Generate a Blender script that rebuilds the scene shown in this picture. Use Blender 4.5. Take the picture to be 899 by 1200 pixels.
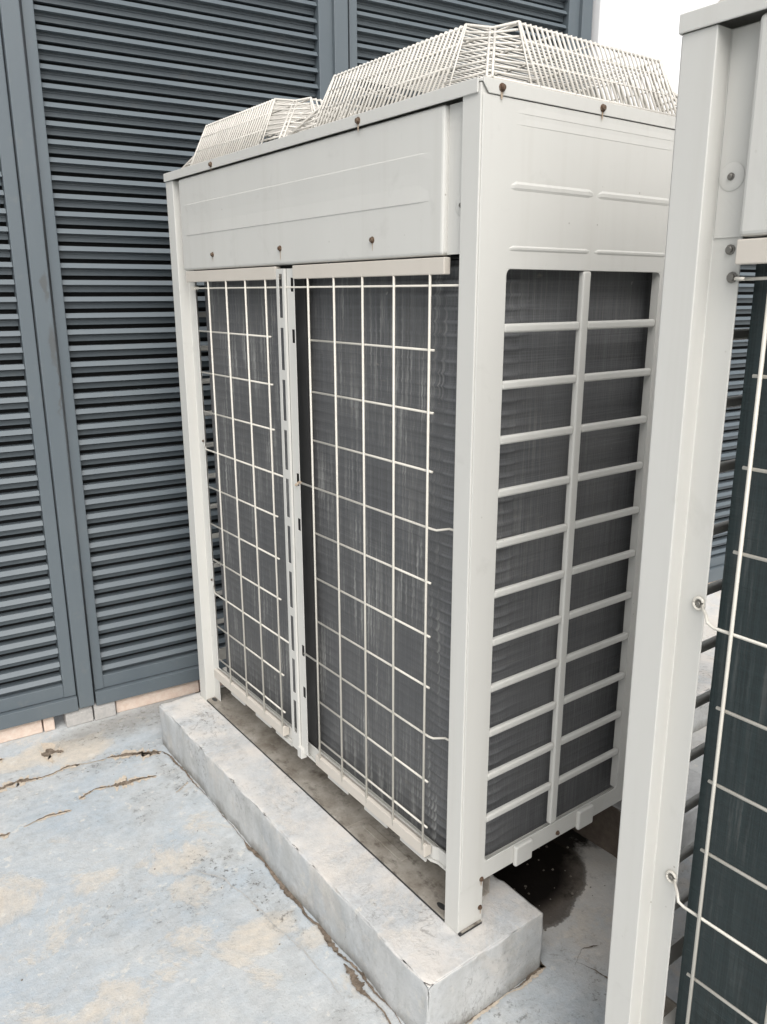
import bpy, bmesh, math, random
from mathutils import Vector, Matrix, noise
random.seed(7)
sc = bpy.context.scene
for o in list(bpy.data.objects): bpy.data.objects.remove(o)
COL = sc.collection

# ------------------------------------------------------------------ camera
cam = bpy.data.cameras.new('camera'); co = bpy.data.objects.new('camera', cam); COL.objects.link(co)
co.location = (-0.9318, -1.0036, 1.2775)
co.rotation_euler = tuple(math.radians(a) for a in (74.7367, 0.0973, -36.5315))
cam.sensor_fit = 'VERTICAL'; cam.sensor_height = 24.0; cam.lens = 935.79 / 1200 * 24.0
cam.clip_start = 0.02; cam.clip_end = 500
sc.camera = co

# ------------------------------------------------------------------ light: bright overcast
SUN_EL, SUN_AZ = math.radians(46), math.radians(207)       # azimuth clockwise from +Y
world = bpy.data.worlds.new('World'); sc.world = world; world.use_nodes = True
wn = world.node_tree.nodes; wl = world.node_tree.links
bg = wn['Background']
sky = wn.new('ShaderNodeTexSky'); sky.sky_type = 'NISHITA'; sky.sun_disc = False
sky.sun_elevation = SUN_EL; sky.sun_rotation = SUN_AZ; sky.air_density = 1.0; sky.dust_density = 4.0; sky.ozone_density = 1.0
hs = wn.new('ShaderNodeHueSaturation'); hs.inputs['Saturation'].default_value = 0.22
wl.new(sky.outputs[0], hs.inputs['Color']); wl.new(hs.outputs[0], bg.inputs['Color'])
bg.inputs['Strength'].default_value = 0.085
sun = bpy.data.lights.new('sun', 'SUN'); so = bpy.data.objects.new('sun', sun); COL.objects.link(so)
sun.energy = 1.5; sun.angle = math.radians(60); sun.color = (1.0, 0.975, 0.945)
dv = Vector((math.sin(SUN_AZ) * math.cos(SUN_EL), math.cos(SUN_AZ) * math.cos(SUN_EL), math.sin(SUN_EL)))
so.rotation_euler = dv.to_track_quat('Z', 'Y').to_euler(); so.location = dv * 20
sc.view_settings.view_transform = 'Standard'; sc.view_settings.look = 'None'
sc.view_settings.exposure = 0.85; sc.view_settings.gamma = 1.0

# ------------------------------------------------------------------ helpers: meshes
class MB:
    def __init__(s): s.v = []; s.f = []
    def add(s, vs, fs):
        b = len(s.v); s.v += [tuple(p) for p in vs]; s.f += [tuple(i + b for i in f) for f in fs]
    def box(s, x0, x1, y0, y1, z0, z1):
        s.add([(x0,y0,z0),(x1,y0,z0),(x1,y1,z0),(x0,y1,z0),(x0,y0,z1),(x1,y0,z1),(x1,y1,z1),(x0,y1,z1)],
              [(0,3,2,1),(4,5,6,7),(0,1,5,4),(1,2,6,5),(2,3,7,6),(3,0,4,7)])
    def prism(s, poly, axis, a, b):
        """poly: 2D points; axis 'x': (y,z) / 'y': (x,z) / 'z': (x,y) extruded a..b"""
        def P(p, t): return {'x': (t,p[0],p[1]), 'y': (p[0],t,p[1]), 'z': (p[0],p[1],t)}[axis]
        n = len(poly)
        s.add([P(p, a) for p in poly] + [P(p, b) for p in poly],
              [tuple(range(n))[::-1], tuple(range(n, 2*n))] + [(i, (i+1) % n, n+(i+1) % n, n+i) for i in range(n)])
    def tube(s, pts, r, n=6):
        pts = [Vector(p) for p in pts]
        rings = []
        for i, p in enumerate(pts):
            d = (pts[min(i+1, len(pts)-1)] - pts[max(i-1, 0)]).normalized()
            u = d.cross(Vector((0, 0, 1)))
            if u.length < 0.05: u = d.cross(Vector((0, 1, 0)))
            u.normalize(); w = d.cross(u)
            rings.append([p + (u*math.cos(2*math.pi*k/n) + w*math.sin(2*math.pi*k/n))*r for k in range(n)])
        fs = [(i*n+k, i*n+(k+1) % n, (i+1)*n+(k+1) % n, (i+1)*n+k) for i in range(len(pts)-1) for k in range(n)]
        fs += [tuple(range(n))[::-1], tuple((len(pts)-1)*n+k for k in range(n))]
        s.add([q for r_ in rings for q in r_], fs)
    def crease(s, prof, base, axis, a, b, taper=.035):
        """pressed line: profile points (depth, z) that run out flush with the sheet at both ends"""
        def P(p, t): return (p[0], t, p[1]) if axis == 'y' else (t, p[0], p[1])
        flat = [(base, prof[0][1])] + [(base, p[1]) for p in prof[1:-1]] + [(base, prof[-1][1])]
        zc = prof[1][1]; flat = [(base, zc+(q[1]-zc)*.5) for q in flat]
        n = len(prof); v = [P(p, a) for p in flat]+[P(p, a+taper) for p in prof]+[P(p, b-taper) for p in prof]+[P(p, b) for p in flat]
        s.add(v, [(r*n+i, r*n+i+1, (r+1)*n+i+1, (r+1)*n+i) for r in range(3) for i in range(n-1)])
    def plate(s, us, vs, holes, t0, t1, axis):
        """rectangular plate with rectangular holes. axis 'x': (u,v)=(y,z), thickness in x; 'y': (u,v)=(x,z)"""
        U = sorted({us[0], us[1]} | {h[0] for h in holes} | {h[1] for h in holes})
        V = sorted({vs[0], vs[1]} | {h[2] for h in holes} | {h[3] for h in holes})
        def solid(i, j):
            if i < 0 or j < 0 or i >= len(U)-1 or j >= len(V)-1: return False
            cu, cv = (U[i]+U[i+1])/2, (V[j]+V[j+1])/2
            return not any(h[0] < cu < h[1] and h[2] < cv < h[3] for h in holes)
        idx = {}; vv = []
        def P(i, j, t):
            k = (i, j, t)
            if k not in idx:
                idx[k] = len(vv); T = (t0, t1)[t]
                vv.append((T, U[i], V[j]) if axis == 'x' else (U[i], T, V[j]))
            return idx[k]
        ff = []
        for i in range(len(U)-1):
            for j in range(len(V)-1):
                if not solid(i, j): continue
                ff.append((P(i,j,0), P(i,j+1,0), P(i+1,j+1,0), P(i+1,j,0)))
                ff.append((P(i,j,1), P(i+1,j,1), P(i+1,j+1,1), P(i,j+1,1)))
                if not solid(i-1,j): ff.append((P(i,j,0), P(i,j,1), P(i,j+1,1), P(i,j+1,0)))
                if not solid(i+1,j): ff.append((P(i+1,j,0), P(i+1,j+1,0), P(i+1,j+1,1), P(i+1,j,1)))
                if not solid(i,j-1): ff.append((P(i,j,0), P(i+1,j,0), P(i+1,j,1), P(i,j,1)))
                if not solid(i,j+1): ff.append((P(i,j+1,0), P(i,j+1,1), P(i+1,j+1,1), P(i+1,j+1,0)))
        s.add(vv, ff)
    def mesh(s, name, mat, smooth=False):
        me = bpy.data.meshes.new(name); me.from_pydata(s.v, [], s.f); me.update()
        bm = bmesh.new(); bm.from_mesh(me); bmesh.ops.recalc_face_normals(bm, faces=bm.faces); bm.to_mesh(me); bm.free()
        if smooth:
            for p in me.polygons: p.use_smooth = True
        if mat: me.materials.append(mat)
        return me
    def build(s, name, mat, parent=None, bevel=0.0, smooth=False, seg=2):
        return link(name, s.mesh(name, mat, smooth), parent, bevel, seg)

def link(name, me, parent=None, bevel=0.0, seg=2, loc=None, rot=None):
    o = bpy.data.objects.new(name, me); COL.objects.link(o); o.parent = parent
    if loc is not None: o.location = loc
    if rot is not None: o.rotation_euler = rot
    if bevel:
        m = o.modifiers.new('bevel', 'BEVEL'); m.width = bevel; m.segments = seg; m.limit_method = 'ANGLE'; m.angle_limit = math.radians(40)
        if hasattr(m, 'harden_normals'): m.harden_normals = False
    return o
def thing(name, label, cat, loc=(0,0,0), rz=0, group=None):
    o = bpy.data.objects.new(name, None); COL.objects.link(o); o.location = loc; o.rotation_euler = (0, 0, rz)
    o.empty_display_size = 0.1
    return tag(o, label, cat, group)
def tag(o, label, cat, group=None):
    o['label'] = label; o['category'] = cat
    if group: o['group'] = group
    return o
def structure(o): o['kind'] = 'structure'; return o
def stuff(o): o['kind'] = 'stuff'; return o

# ------------------------------------------------------------------ helpers: materials
class NT:
    def __init__(s, name):
        s.m = bpy.data.materials.new(name); s.m.use_nodes = True
        s.n = s.m.node_tree.nodes; s.l = s.m.node_tree.links; s.b = s.n['Principled BSDF']
        s.tc = s.n.new('ShaderNodeTexCoord'); s.co = s.tc.outputs['Object']
        s.geo = s.n.new('ShaderNodeNewGeometry')
    def world(s): return s.geo.outputs['Position']
    def map(s, vec, scale=(1,1,1), loc=(0,0,0), rot=(0,0,0)):
        m = s.n.new('ShaderNodeMapping'); m.inputs['Scale'].default_value = scale; m.inputs['Location'].default_value = loc
        m.inputs['Rotation'].default_value = rot; s.l.new(vec, m.inputs[0]); return m.outputs[0]
    def noise(s, vec, scale, detail=4, rough=0.55, dist=0.0):
        t = s.n.new('ShaderNodeTexNoise'); t.inputs['Scale'].default_value = scale; t.inputs['Detail'].default_value = detail
        t.inputs['Roughness'].default_value = rough; t.inputs['Distortion'].default_value = dist; s.l.new(vec, t.inputs['Vector']); return t.outputs[0]
    def vor(s, vec, scale, feature='F1'):
        t = s.n.new('ShaderNodeTexVoronoi'); t.feature = feature; t.inputs['Scale'].default_value = scale; s.l.new(vec, t.inputs['Vector']); return t.outputs[0]
    def ramp(s, v, stops):
        r = s.n.new('ShaderNodeValToRGB'); e = r.color_ramp.elements
        while len(e) < len(stops): e.new(0.5)
        for k, (p, c) in zip(e, stops):
            k.position = p; k.color = (c, c, c, 1) if isinstance(c, (int, float)) else (*c, 1)
        s.l.new(v, r.inputs[0]); return r.outputs[0]
    def mix(s, fac, a, b, blend='MIX'):
        m = s.n.new('ShaderNodeMix'); m.data_type = 'RGBA'; m.blend_type = blend
        for i, x in ((0, fac), (6, a), (7, b)):
            if isinstance(x, bpy.types.NodeSocket): s.l.new(x, m.inputs[i])
            elif i == 0: m.inputs[0].default_value = x
            else: m.inputs[i].default_value = (*x, 1)
        return m.outputs[2]
    def math(s, op, a, b=0.0, clamp=False):
        m = s.n.new('ShaderNodeMath'); m.operation = op; m.use_clamp = clamp
        for i, x in ((0, a), (1, b)):
            if isinstance(x, bpy.types.NodeSocket): s.l.new(x, m.inputs[i])
            else: m.inputs[i].default_value = x
        return m.outputs[0]
    def sep(s, vec):
        m = s.n.new('ShaderNodeSeparateXYZ'); s.l.new(vec, m.inputs[0]); return m.outputs
    def bump(s, h, strength=0.2, dist=0.005):
        b = s.n.new('ShaderNodeBump'); b.inputs['Strength'].default_value = strength; b.inputs['Distance'].default_value = dist
        s.l.new(h, b.inputs['Height']); s.l.new(b.outputs[0], s.b.inputs['Normal'])
    def out(s, col, rough=0.5, metal=0.0, spec=0.5):
        if isinstance(col, bpy.types.NodeSocket): s.l.new(col, s.b.inputs['Base Color'])
        else: s.b.inputs['Base Color'].default_value = (*col, 1)
        if isinstance(rough, bpy.types.NodeSocket): s.l.new(rough, s.b.inputs['Roughness'])
        else: s.b.inputs['Roughness'].default_value = rough
        s.b.inputs['Metallic'].default_value = metal; s.b.inputs['Specular IOR Level'].default_value = spec
        return s.m

def mat_cream(name, base=(0.600, 0.593, 0.558), grime=0.9, rough=0.42):
    t = NT(name); w = t.world()
    n1 = t.noise(t.map(w, (1, 1, 0.35)), 3.0, 5)
    c = t.mix(t.ramp(n1, [(0.35, 0.0), (0.75, 1.0)]), base, tuple(b*0.93 for b in base))
    # streaks of rain grime running down
    st = t.ramp(t.noise(t.map(w, (30, 30, 1.2)), 1.0, 4, 0.6), [(0.52, 0.0), (0.8, 1.0)])
    c = t.mix(t.math('MULTIPLY', st, 0.15*grime), c, (0.36, 0.33, 0.27))
    # smudges
    sm = t.ramp(t.noise(w, 11, 6, 0.65, 0.6), [(0.60, 0.0), (0.74, 1.0)])
    c = t.mix(t.math('MULTIPLY', sm, 0.22*grime), c, (0.33, 0.32, 0.29))
    # specks
    sp = t.ramp(t.vor(w, 28), [(0.035, 1.0), (0.06, 0.0)])
    spn = t.ramp(t.noise(w, 4.0, 2), [(0.52, 0.0), (0.60, 1.0)])
    c = t.mix(t.math('MULTIPLY', t.math('MULTIPLY', sp, spn), 0.55*grime), c, (0.16, 0.13, 0.10))
    t.bump(t.noise(w, 7, 3), 0.12, 0.006)
    return t.out(c, t.ramp(n1, [(0.3, rough-0.06), (0.8, rough+0.1)]))

M_cream = mat_cream('cream painted steel')
M_clip = mat_cream('beige clip strip', (0.60, 0.555, 0.49), 0.5, 0.45)
def mat_foot():
    t = NT('grimy beige foot channel'); w = t.world()
    c = t.mix(t.ramp(t.noise(w, 9, 7, 0.7), [(0.40, 0.0), (0.66, 1.0)]), (0.36, 0.335, 0.295), (0.17, 0.145, 0.115))
    c = t.mix(t.math('MULTIPLY', t.ramp(t.noise(t.map(w, (22, 14, 22)), 1.6, 6, 0.7), [(0.52, 0.0), (0.66, 1.0)]), 0.7), c, (0.075, 0.060, 0.045))
    t.bump(t.noise(w, 90, 5), 0.3, 0.002)
    return t.out(c, 0.75)
M_base = mat_foot()
M_wire = mat_cream('ivory coated wire', (0.66, 0.63, 0.56), 0.6, 0.4)
M_guard = mat_cream('ivory fan guard wire', (0.665, 0.635, 0.58), 0.7, 0.45)

CPITCH = (1.335-.1085)/int((1.335-.1085)/.0235)
def mat_coil(name, a, b, dust):
    t = NT(name)
    uv = t.n.new('ShaderNodeUVMap'); uv.uv_map = 'run'; w = uv.outputs[0]     # u: metres along the fins' run, v: height in metres
    fin = t.noise(t.map(w, (430, 2.0, 1)), 1.0, 3, 0.6)
    row = t.noise(t.map(w, (3.0, 300, 1)), 1.0, 2, 0.5)
    tube = t.math('MULTIPLY', t.math('SINE', t.math('MULTIPLY', t.sep(w)[1], 2*math.pi/.0235)), 0.5)
    patch = t.ramp(t.noise(t.map(w, (5, 3, 1)), 1.0, 6, 0.65), [(0.3, 0.0), (0.72, 1.0)])
    c = t.mix(patch, a, b)
    c = t.mix(t.math('MULTIPLY', t.ramp(fin, [(0.40, 0.0), (0.64, 1.0)]), 0.6), c, tuple(k*2.1+0.02*dust for k in a))
    c = t.mix(t.math('MULTIPLY', t.ramp(row, [(0.45, 0.0), (0.62, 1.0)]), 0.45), c, tuple(k*1.7 for k in a))
    sidem = t.math('GREATER_THAN', t.sep(w)[0], 1.045)
    bend = t.math('MULTIPLY', sidem, t.math('LESS_THAN', t.sep(w)[0], 1.195))
    row2 = t.noise(t.map(w, (4.0, 420, 1), loc=(1, 3, 0)), 1.0, 3, 0.6)
    c = t.mix(t.math('MULTIPLY', t.math('MULTIPLY', t.ramp(row2, [(0.46, 0.0), (0.62, 1.0)]), 0.6), sidem), c, tuple(k*1.9+.006 for k in a))
    crest_light = t.math('SUBTRACT', 0.0, t.math('COSINE', t.math('MULTIPLY', t.math('SUBTRACT', t.sep(w)[1], .1085), 2*math.pi/CPITCH)))
    crest_light = t.math('MULTIPLY', t.ramp(crest_light, [(0.55, 0.0), (0.98, 1.0)]), t.ramp(t.noise(t.map(w, (30, 60, 1)), 1.0, 3), [(0.3, 0.35), (0.65, 1.0)]))
    c = t.mix(t.math('MULTIPLY', crest_light, t.math('ADD', t.math('MULTIPLY', bend, 0.50), 0.10)), c, tuple(k*2.4+.03*dust for k in a))  # ridge crests painted lighter, as if catching the light
    streak = t.ramp(t.noise(t.map(w, (110, 4.2, 1)), 1.0, 5, 0.66), [(0.50, 0.0), (0.68, 1.0)])
    where = t.ramp(t.noise(t.map(w, (7, 4, 1), loc=(3, 1, 0)), 1.0, 5, 0.6), [(0.40, 0.0), (0.62, 1.0)])
    c = t.mix(t.math('MULTIPLY', t.math('MULTIPLY', t.math('MULTIPLY', streak, where), dust), t.math('SUBTRACT', 1.0, t.math('MULTIPLY', sidem, 0.72))), c, (0.34, 0.34, 0.325))
    rub = t.ramp(t.noise(t.map(w, (22, 70, 1)), 1.0, 4, 0.6), [(0.64, 0.0), (0.74, 1.0)])
    c = t.mix(t.math('MULTIPLY', t.math('MULTIPLY', rub, where), dust*0.55), c, (0.27, 0.25, 0.21))
    blot = t.ramp(t.noise(t.map(w, (26, 19, 1), loc=(8, 2, 0)), 1.0, 5, 0.6), [(0.70, 0.0), (0.75, 1.0)])
    c = t.mix(t.math('MULTIPLY', blot, dust*0.75), c, (0.40, 0.39, 0.36))
    t.bump(t.math('ADD', t.math('MULTIPLY', fin, 0.8), row), 0.4, 0.002)
    return t.out(c, 0.48, 0.0, 0.4)
M_coil = mat_coil('dusty charcoal fins', (0.064, 0.066, 0.069), (0.108, 0.107, 0.104), 1.0)
M_coil_green = mat_coil('dark green black fins', (0.013, 0.021, 0.022), (0.021, 0.027, 0.027), 0.14)

def mat_louvre():
    t = NT('blue grey powder coat'); w = t.world()
    n = t.noise(t.map(w, (2, 2, 1)), 2.5, 5)
    c = t.mix(t.ramp(n, [(0.3, 0.0), (0.8, 1.0)]), (0.103, 0.125, 0.141), (0.122, 0.144, 0.157))
    d = t.ramp(t.noise(w, 16, 6, 0.65), [(0.60, 0.0), (0.78, 1.0)])
    c = t.mix(t.math('MULTIPLY', d, 0.25), c, (0.22, 0.21, 0.19))
    # scuff marks on the post beside the unit (world-anchored wear)
    for (px, py, pz, rx, rz) in ((-0.272, 1.57, 1.30, 0.009, 0.05), (-0.268, 1.57, 1.13, 0.013, 0.07), (-0.262, 1.57, 1.00, 0.007, 0.10)):
        xx, yy, zz = t.sep(w)
        wob = t.math('MULTIPLY', t.math('SUBTRACT', t.noise(w, 22, 3), 0.5), 0.05)
        dx = t.math('DIVIDE', t.math('ADD', t.math('SUBTRACT', xx, px), wob), rx)
        dz = t.math('DIVIDE', t.math('SUBTRACT', zz, pz), rz)
        r2 = t.math('ADD', t.math('MULTIPLY', dx, dx), t.math('MULTIPLY', dz, dz))
        c = t.mix(t.math('MULTIPLY', t.ramp(r2, [(0.3, 1.0), (1.0, 0.0)]), 0.6), c, (0.085, 0.083, 0.078))
    t.bump(n, 0.08, 0.01)
    return t.out(c, 0.42)
M_louvre = mat_louvre()
def mat_plain(name, col, rough, metal=0.0, var=0.15, scale=40):
    t = NT(name); n = t.noise(t.co, scale, 4)
    return t.out(t.mix(t.ramp(n, [(0.3, 0.0), (0.75, 1.0)]), col, tuple(k*(1-var) for k in col)), rough, metal)
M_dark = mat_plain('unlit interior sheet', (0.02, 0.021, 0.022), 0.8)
M_slot = mat_plain('black parts and slot shade', (0.03, 0.03, 0.03), 0.6)
def mat_screw():
    t = NT('rusty screw'); w = t.world()
    n = t.ramp(t.noise(w, 180, 4), [(0.4, 0.0), (0.6, 1.0)])
    return t.out(t.mix(n, (0.16, 0.12, 0.085), (0.09, 0.045, 0.025)), 0.6, 0.3)
M_screw = mat_screw()
M_screw_grey = mat_plain('zinc screw', (0.22, 0.21, 0.19), 0.45, 0.6)

def painted_concrete(name, floor=False):
    t = NT(name); w = t.world()
    blue, pale, sand, grey = (0.425, 0.480, 0.525), (0.530, 0.548, 0.548), (0.640, 0.570, 0.475), (0.40, 0.41, 0.41)
    if not floor: blue, pale, sand, grey = (0.50, 0.53, 0.555), (0.60, 0.60, 0.59), (0.66, 0.60, 0.53), (0.45, 0.455, 0.45)
    big = t.noise(w, 2.6, 8, 0.66, 0.5)
    c = t.mix(t.ramp(big, [(0.36, 0.0), (0.62, 1.0)]), blue, pale)
    c = t.mix(t.math('MULTIPLY', t.ramp(t.noise(t.map(w, loc=(4, 2, 1)), 6.5, 9, 0.72, 0.8), [(0.50, 0.0), (0.60, 1.0)]), 0.35), c, grey)
    # brushed thin paint: fine directional mottling
    br = t.noise(t.map(w, (9, 22, 9), rot=(0, 0, 0.6)), 2.0, 8, 0.75, 0.4)
    c = t.mix(t.math('MULTIPLY', t.ramp(br, [(0.44, 0.0), (0.66, 1.0)]), 0.28), c, (0.68, 0.67, 0.65))
    # sandy ground showing through worn paint
    wm = t.noise(t.map(w, loc=(1.7, 3.1, 0)), 3.2 if floor else 5.5, 11, 0.74, 0.5)
    if floor:
        xx, yy, zz = t.sep(w)
        def blobs(lst):
            tot = None
            for bx, by, rx, ry in lst:
                dx = t.math('DIVIDE', t.math('SUBTRACT', xx, bx), rx); dy = t.math('DIVIDE', t.math('SUBTRACT', yy, by), ry)
                g = t.math('SUBTRACT', 1.0, t.math('ADD', t.math('MULTIPLY', dx, dx), t.math('MULTIPLY', dy, dy)), True)
                tot = g if tot is None else t.math('MAXIMUM', tot, g)
            return tot
        wm = t.math('ADD', t.math('SUBTRACT', wm, 0.03), t.math('MULTIPLY', blobs([(-.29,.74,.10,.08),(-.43,.48,.13,.09),(-.55,.42,.12,.10),(-.33,.60,.06,.10),(-.27,.39,.14,.07),(-.72,.86,.14,.10),(-.50,1.47,.26,.08),(-.30,1.40,.12,.06),(-.12,.30,.1,.06)]), 0.17))
    worn = t.ramp(wm, [(0.525, 0.0), (0.575, 0.6), (0.68, 1.0)])
    c = t.mix(t.math('MULTIPLY', worn, 0.85 if floor else 0.6), c, sand)
    chips = t.ramp(t.noise(t.map(w, loc=(9, 4, 2)), 20, 7, 0.7), [(0.60, 0.0), (0.63, 1.0)])
    c = t.mix(t.math('MULTIPLY', chips, 0.55), c, (0.70, 0.67, 0.61))
    # fine mottling
    c = t.mix(t.math('MULTIPLY', t.ramp(t.noise(w, 46, 6, 0.75), [(0.40, 0.0), (0.66, 1.0)]), 0.30), c, (0.30, 0.31, 0.31))
    # dark mould spots clustered, thicker beside the plinth
    sp = t.ramp(t.noise(w, 60, 7, 0.8), [(0.545, 0.0), (0.62, 1.0)])
    cl = t.ramp(t.noise(t.map(w, loc=(7, 1, 3)), 4.0, 6, 0.66), [(0.47, 0.0), (0.62, 1.0)])
    if floor:
        cl = t.math('MAXIMUM', t.math('MULTIPLY', cl, 0.8), t.math('MULTIPLY', blobs([(-.24,.66,.10,.14),(-.19,.50,.05,.25),(-.30,1.31,.25,.06),(-.2,1.5,.3,.10),(-.17,1.1,.04,.2),(.28,-.2,.1,.1)]), 1.2, True))
        cl = t.math('MULTIPLY', cl, t.ramp(t.math('ADD', xx, 0.75), [(0.0, 0.35), (0.50, 1.0)]))
    if floor:
        gm = t.ramp(t.noise(t.map(w, loc=(2, 6, 2)), 17, 8, 0.75), [(0.42, 0.0), (0.62, 1.0)])
        c = t.mix(t.math('MULTIPLY', t.math('MULTIPLY', gm, cl), 0.6), c, (0.30, 0.30, 0.29))
    c = t.mix(t.math('MULTIPLY', t.math('MULTIPLY', sp, cl), 0.85), c, (0.10, 0.095, 0.085))
    grain = t.noise(w, 150, 3, 0.7)
    c = t.mix(t.math('MULTIPLY', t.ramp(grain, [(0.60, 0.0), (0.72, 1.0)]), 0.40), c, (0.20, 0.19, 0.17))
    if not floor:
        wash = t.ramp(t.noise(t.map(w, (14, 14, 2.0)), 1.0, 6, 0.6), [(0.45, 0.0), (0.70, 1.0)])
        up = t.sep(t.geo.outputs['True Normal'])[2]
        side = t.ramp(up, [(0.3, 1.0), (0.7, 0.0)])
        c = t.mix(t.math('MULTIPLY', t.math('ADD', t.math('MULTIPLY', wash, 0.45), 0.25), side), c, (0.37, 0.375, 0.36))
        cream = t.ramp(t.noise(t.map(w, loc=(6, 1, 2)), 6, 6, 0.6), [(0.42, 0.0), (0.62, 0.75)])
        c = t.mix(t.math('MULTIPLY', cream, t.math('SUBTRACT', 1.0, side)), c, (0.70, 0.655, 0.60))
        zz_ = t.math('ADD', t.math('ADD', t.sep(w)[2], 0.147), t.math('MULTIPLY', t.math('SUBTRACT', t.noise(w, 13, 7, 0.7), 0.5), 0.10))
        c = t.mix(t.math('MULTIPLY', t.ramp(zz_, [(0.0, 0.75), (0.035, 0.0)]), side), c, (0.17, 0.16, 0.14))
        st2 = t.ramp(t.noise(t.map(w, loc=(1, 8, 4)), 9, 8, 0.72), [(0.56, 0.0), (0.68, 1.0)])
        c = t.mix(t.math('MULTIPLY', st2, 0.40), c, (0.27, 0.265, 0.25))
        # hairline stains on the faces
        hl = t.ramp(t.math('ABSOLUTE', t.math('SUBTRACT', t.noise(t.map(w, (1, 1, 0.5), loc=(2, 5, 1)), 7, 6, 0.6, 1.2), 0.5)), [(0.0, 1.0), (0.012, 0.0)])
        c = t.mix(t.math('MULTIPLY', t.math('MULTIPLY', hl, cl), 0.6), c, (0.14, 0.13, 0.12))
    h = t.math('ADD', t.math('MULTIPLY', t.noise(w, 14, 8, 0.7), 1.0), t.math('MULTIPLY', grain, 0.3))
    h = t.math('SUBTRACT', h, t.math('MULTIPLY', worn, 0.25))
    t.bump(h, 0.5, 0.006)
    if floor:
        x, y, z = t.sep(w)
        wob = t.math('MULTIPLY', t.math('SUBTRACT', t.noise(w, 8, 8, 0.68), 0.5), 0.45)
        sid = t.math('MULTIPLY', t.ramp(t.noise(w, 3.5, 5), [(0.35, 0.0), (0.7, 1.0)]), t.ramp(x, [(0.20, 0.0), (0.30, 1.0)]))
        c = t.mix(t.math('MULTIPLY', sid, 0.85), c, (0.72, 0.655, 0.575))
        # brown silt washed out from under the unit, tide rings, plus painted-in shade
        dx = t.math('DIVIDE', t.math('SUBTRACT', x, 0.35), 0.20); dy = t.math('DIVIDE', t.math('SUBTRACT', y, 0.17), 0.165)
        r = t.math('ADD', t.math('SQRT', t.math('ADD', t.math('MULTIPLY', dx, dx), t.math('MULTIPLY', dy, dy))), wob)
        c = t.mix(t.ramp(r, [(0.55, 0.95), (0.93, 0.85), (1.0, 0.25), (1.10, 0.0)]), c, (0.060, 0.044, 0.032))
        c = t.mix(t.ramp(r, [(0.60, 1.0), (0.82, 0.0)]), c, (0.008, 0.006, 0.005))  # black core: the unit's shadow painted into the silt
        c = t.mix(t.math('MULTIPLY', t.ramp(t.math('ADD', y, wob), [(0.085, 0.0), (0.165, 0.97)]), t.math('MULTIPLY', t.math('GREATER_THAN', x, 0.1), t.math('LESS_THAN', x, 0.62))), c, (0.010, 0.008, 0.006))  # shade of the hollow between the plinths, painted near black
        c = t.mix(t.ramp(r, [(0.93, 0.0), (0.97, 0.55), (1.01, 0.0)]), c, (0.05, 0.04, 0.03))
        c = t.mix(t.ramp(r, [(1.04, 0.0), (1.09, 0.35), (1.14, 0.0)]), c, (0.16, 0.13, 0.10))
        # grimy strip along the wall foot
        wy = t.math('ADD', t.math('ADD', y, t.math('MULTIPLY', x, 0.0873)), t.math('MULTIPLY', wob, 1.2))
        c = t.mix(t.math('MULTIPLY', t.ramp(t.math('SUBTRACT', wy, 0.9), [(0.42, 0.0), (0.60, 0.55)]), cl), c, (0.24, 0.22, 0.19))
    return t.out(c, t.ramp(t.noise(w, 8, 4), [(0.3, 0.72), (0.8, 0.95)]), 0.0, 0.16)
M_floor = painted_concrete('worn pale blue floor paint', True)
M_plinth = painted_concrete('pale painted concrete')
def mat_dirt(name, a, b):
    t = NT(name); w = t.world()
    c = t.mix(t.ramp(t.noise(w, 60, 6, 0.7), [(0.35, 0.0), (0.65, 1.0)]), a, b)
    t.bump(t.noise(w, 120, 5), 0.6, 0.004)
    return t.out(c, 0.9, 0.0, 0.2)
M_crack = mat_dirt('dirt in crack', (0.085, 0.068, 0.052), (0.25, 0.20, 0.155))
M_seam = mat_dirt('worn seam', (0.50, 0.50, 0.49), (0.40, 0.39, 0.37))
M_peel = mat_dirt('peeled edge', (0.62, 0.54, 0.44), (0.50, 0.43, 0.35))
M_rust = mat_dirt('rust', (0.36, 0.25, 0.16), (0.49, 0.42, 0.34))
M_grit = mat_dirt('pale grit', (0.22, 0.20, 0.17), (0.10, 0.085, 0.07))
M_tile_pink = mat_dirt('pink clay tile', (0.60, 0.47, 0.39), (0.66, 0.56, 0.48))
M_tile_grey = mat_dirt('grey mortar tile', (0.36, 0.355, 0.34), (0.44, 0.42, 0.40))
def mat_wall():
    t = NT('white wall paint'); w = t.world()
    n = t.noise(w, 2.0, 5)
    c = t.mix(t.ramp(n, [(0.3, 0.0), (0.8, 1.0)]), (0.76, 0.76, 0.765), (0.72, 0.72, 0.725))
    t.bump(t.noise(w, 60, 4), 0.1, 0.003)
    return t.out(c, 0.7)
M_wall = mat_wall()
def mat_back():
    t = NT('concrete with a mud stained front'); w = t.world()
    c = t.mix(t.ramp(t.noise(w, 12, 7, 0.7), [(0.38, 0.0), (0.64, 1.0)]), (0.62, 0.62, 0.61), (0.42, 0.42, 0.41))
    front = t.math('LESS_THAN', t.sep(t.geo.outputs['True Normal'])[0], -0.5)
    mud_shade = t.mix(t.ramp(t.noise(w, 26, 6, 0.7), [(0.35, 0.0), (0.65, 1.0)]), (0.085, 0.062, 0.046), (0.16, 0.125, 0.095))  # mud brown darkened to carry the shade on this face
    c = t.mix(t.math('MULTIPLY', front, 0.94), c, mud_shade)
    t.bump(t.noise(w, 40, 6), 0.4, 0.004)
    return t.out(c, 0.9, 0, 0.2)
M_backplinth = mat_back()

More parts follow.
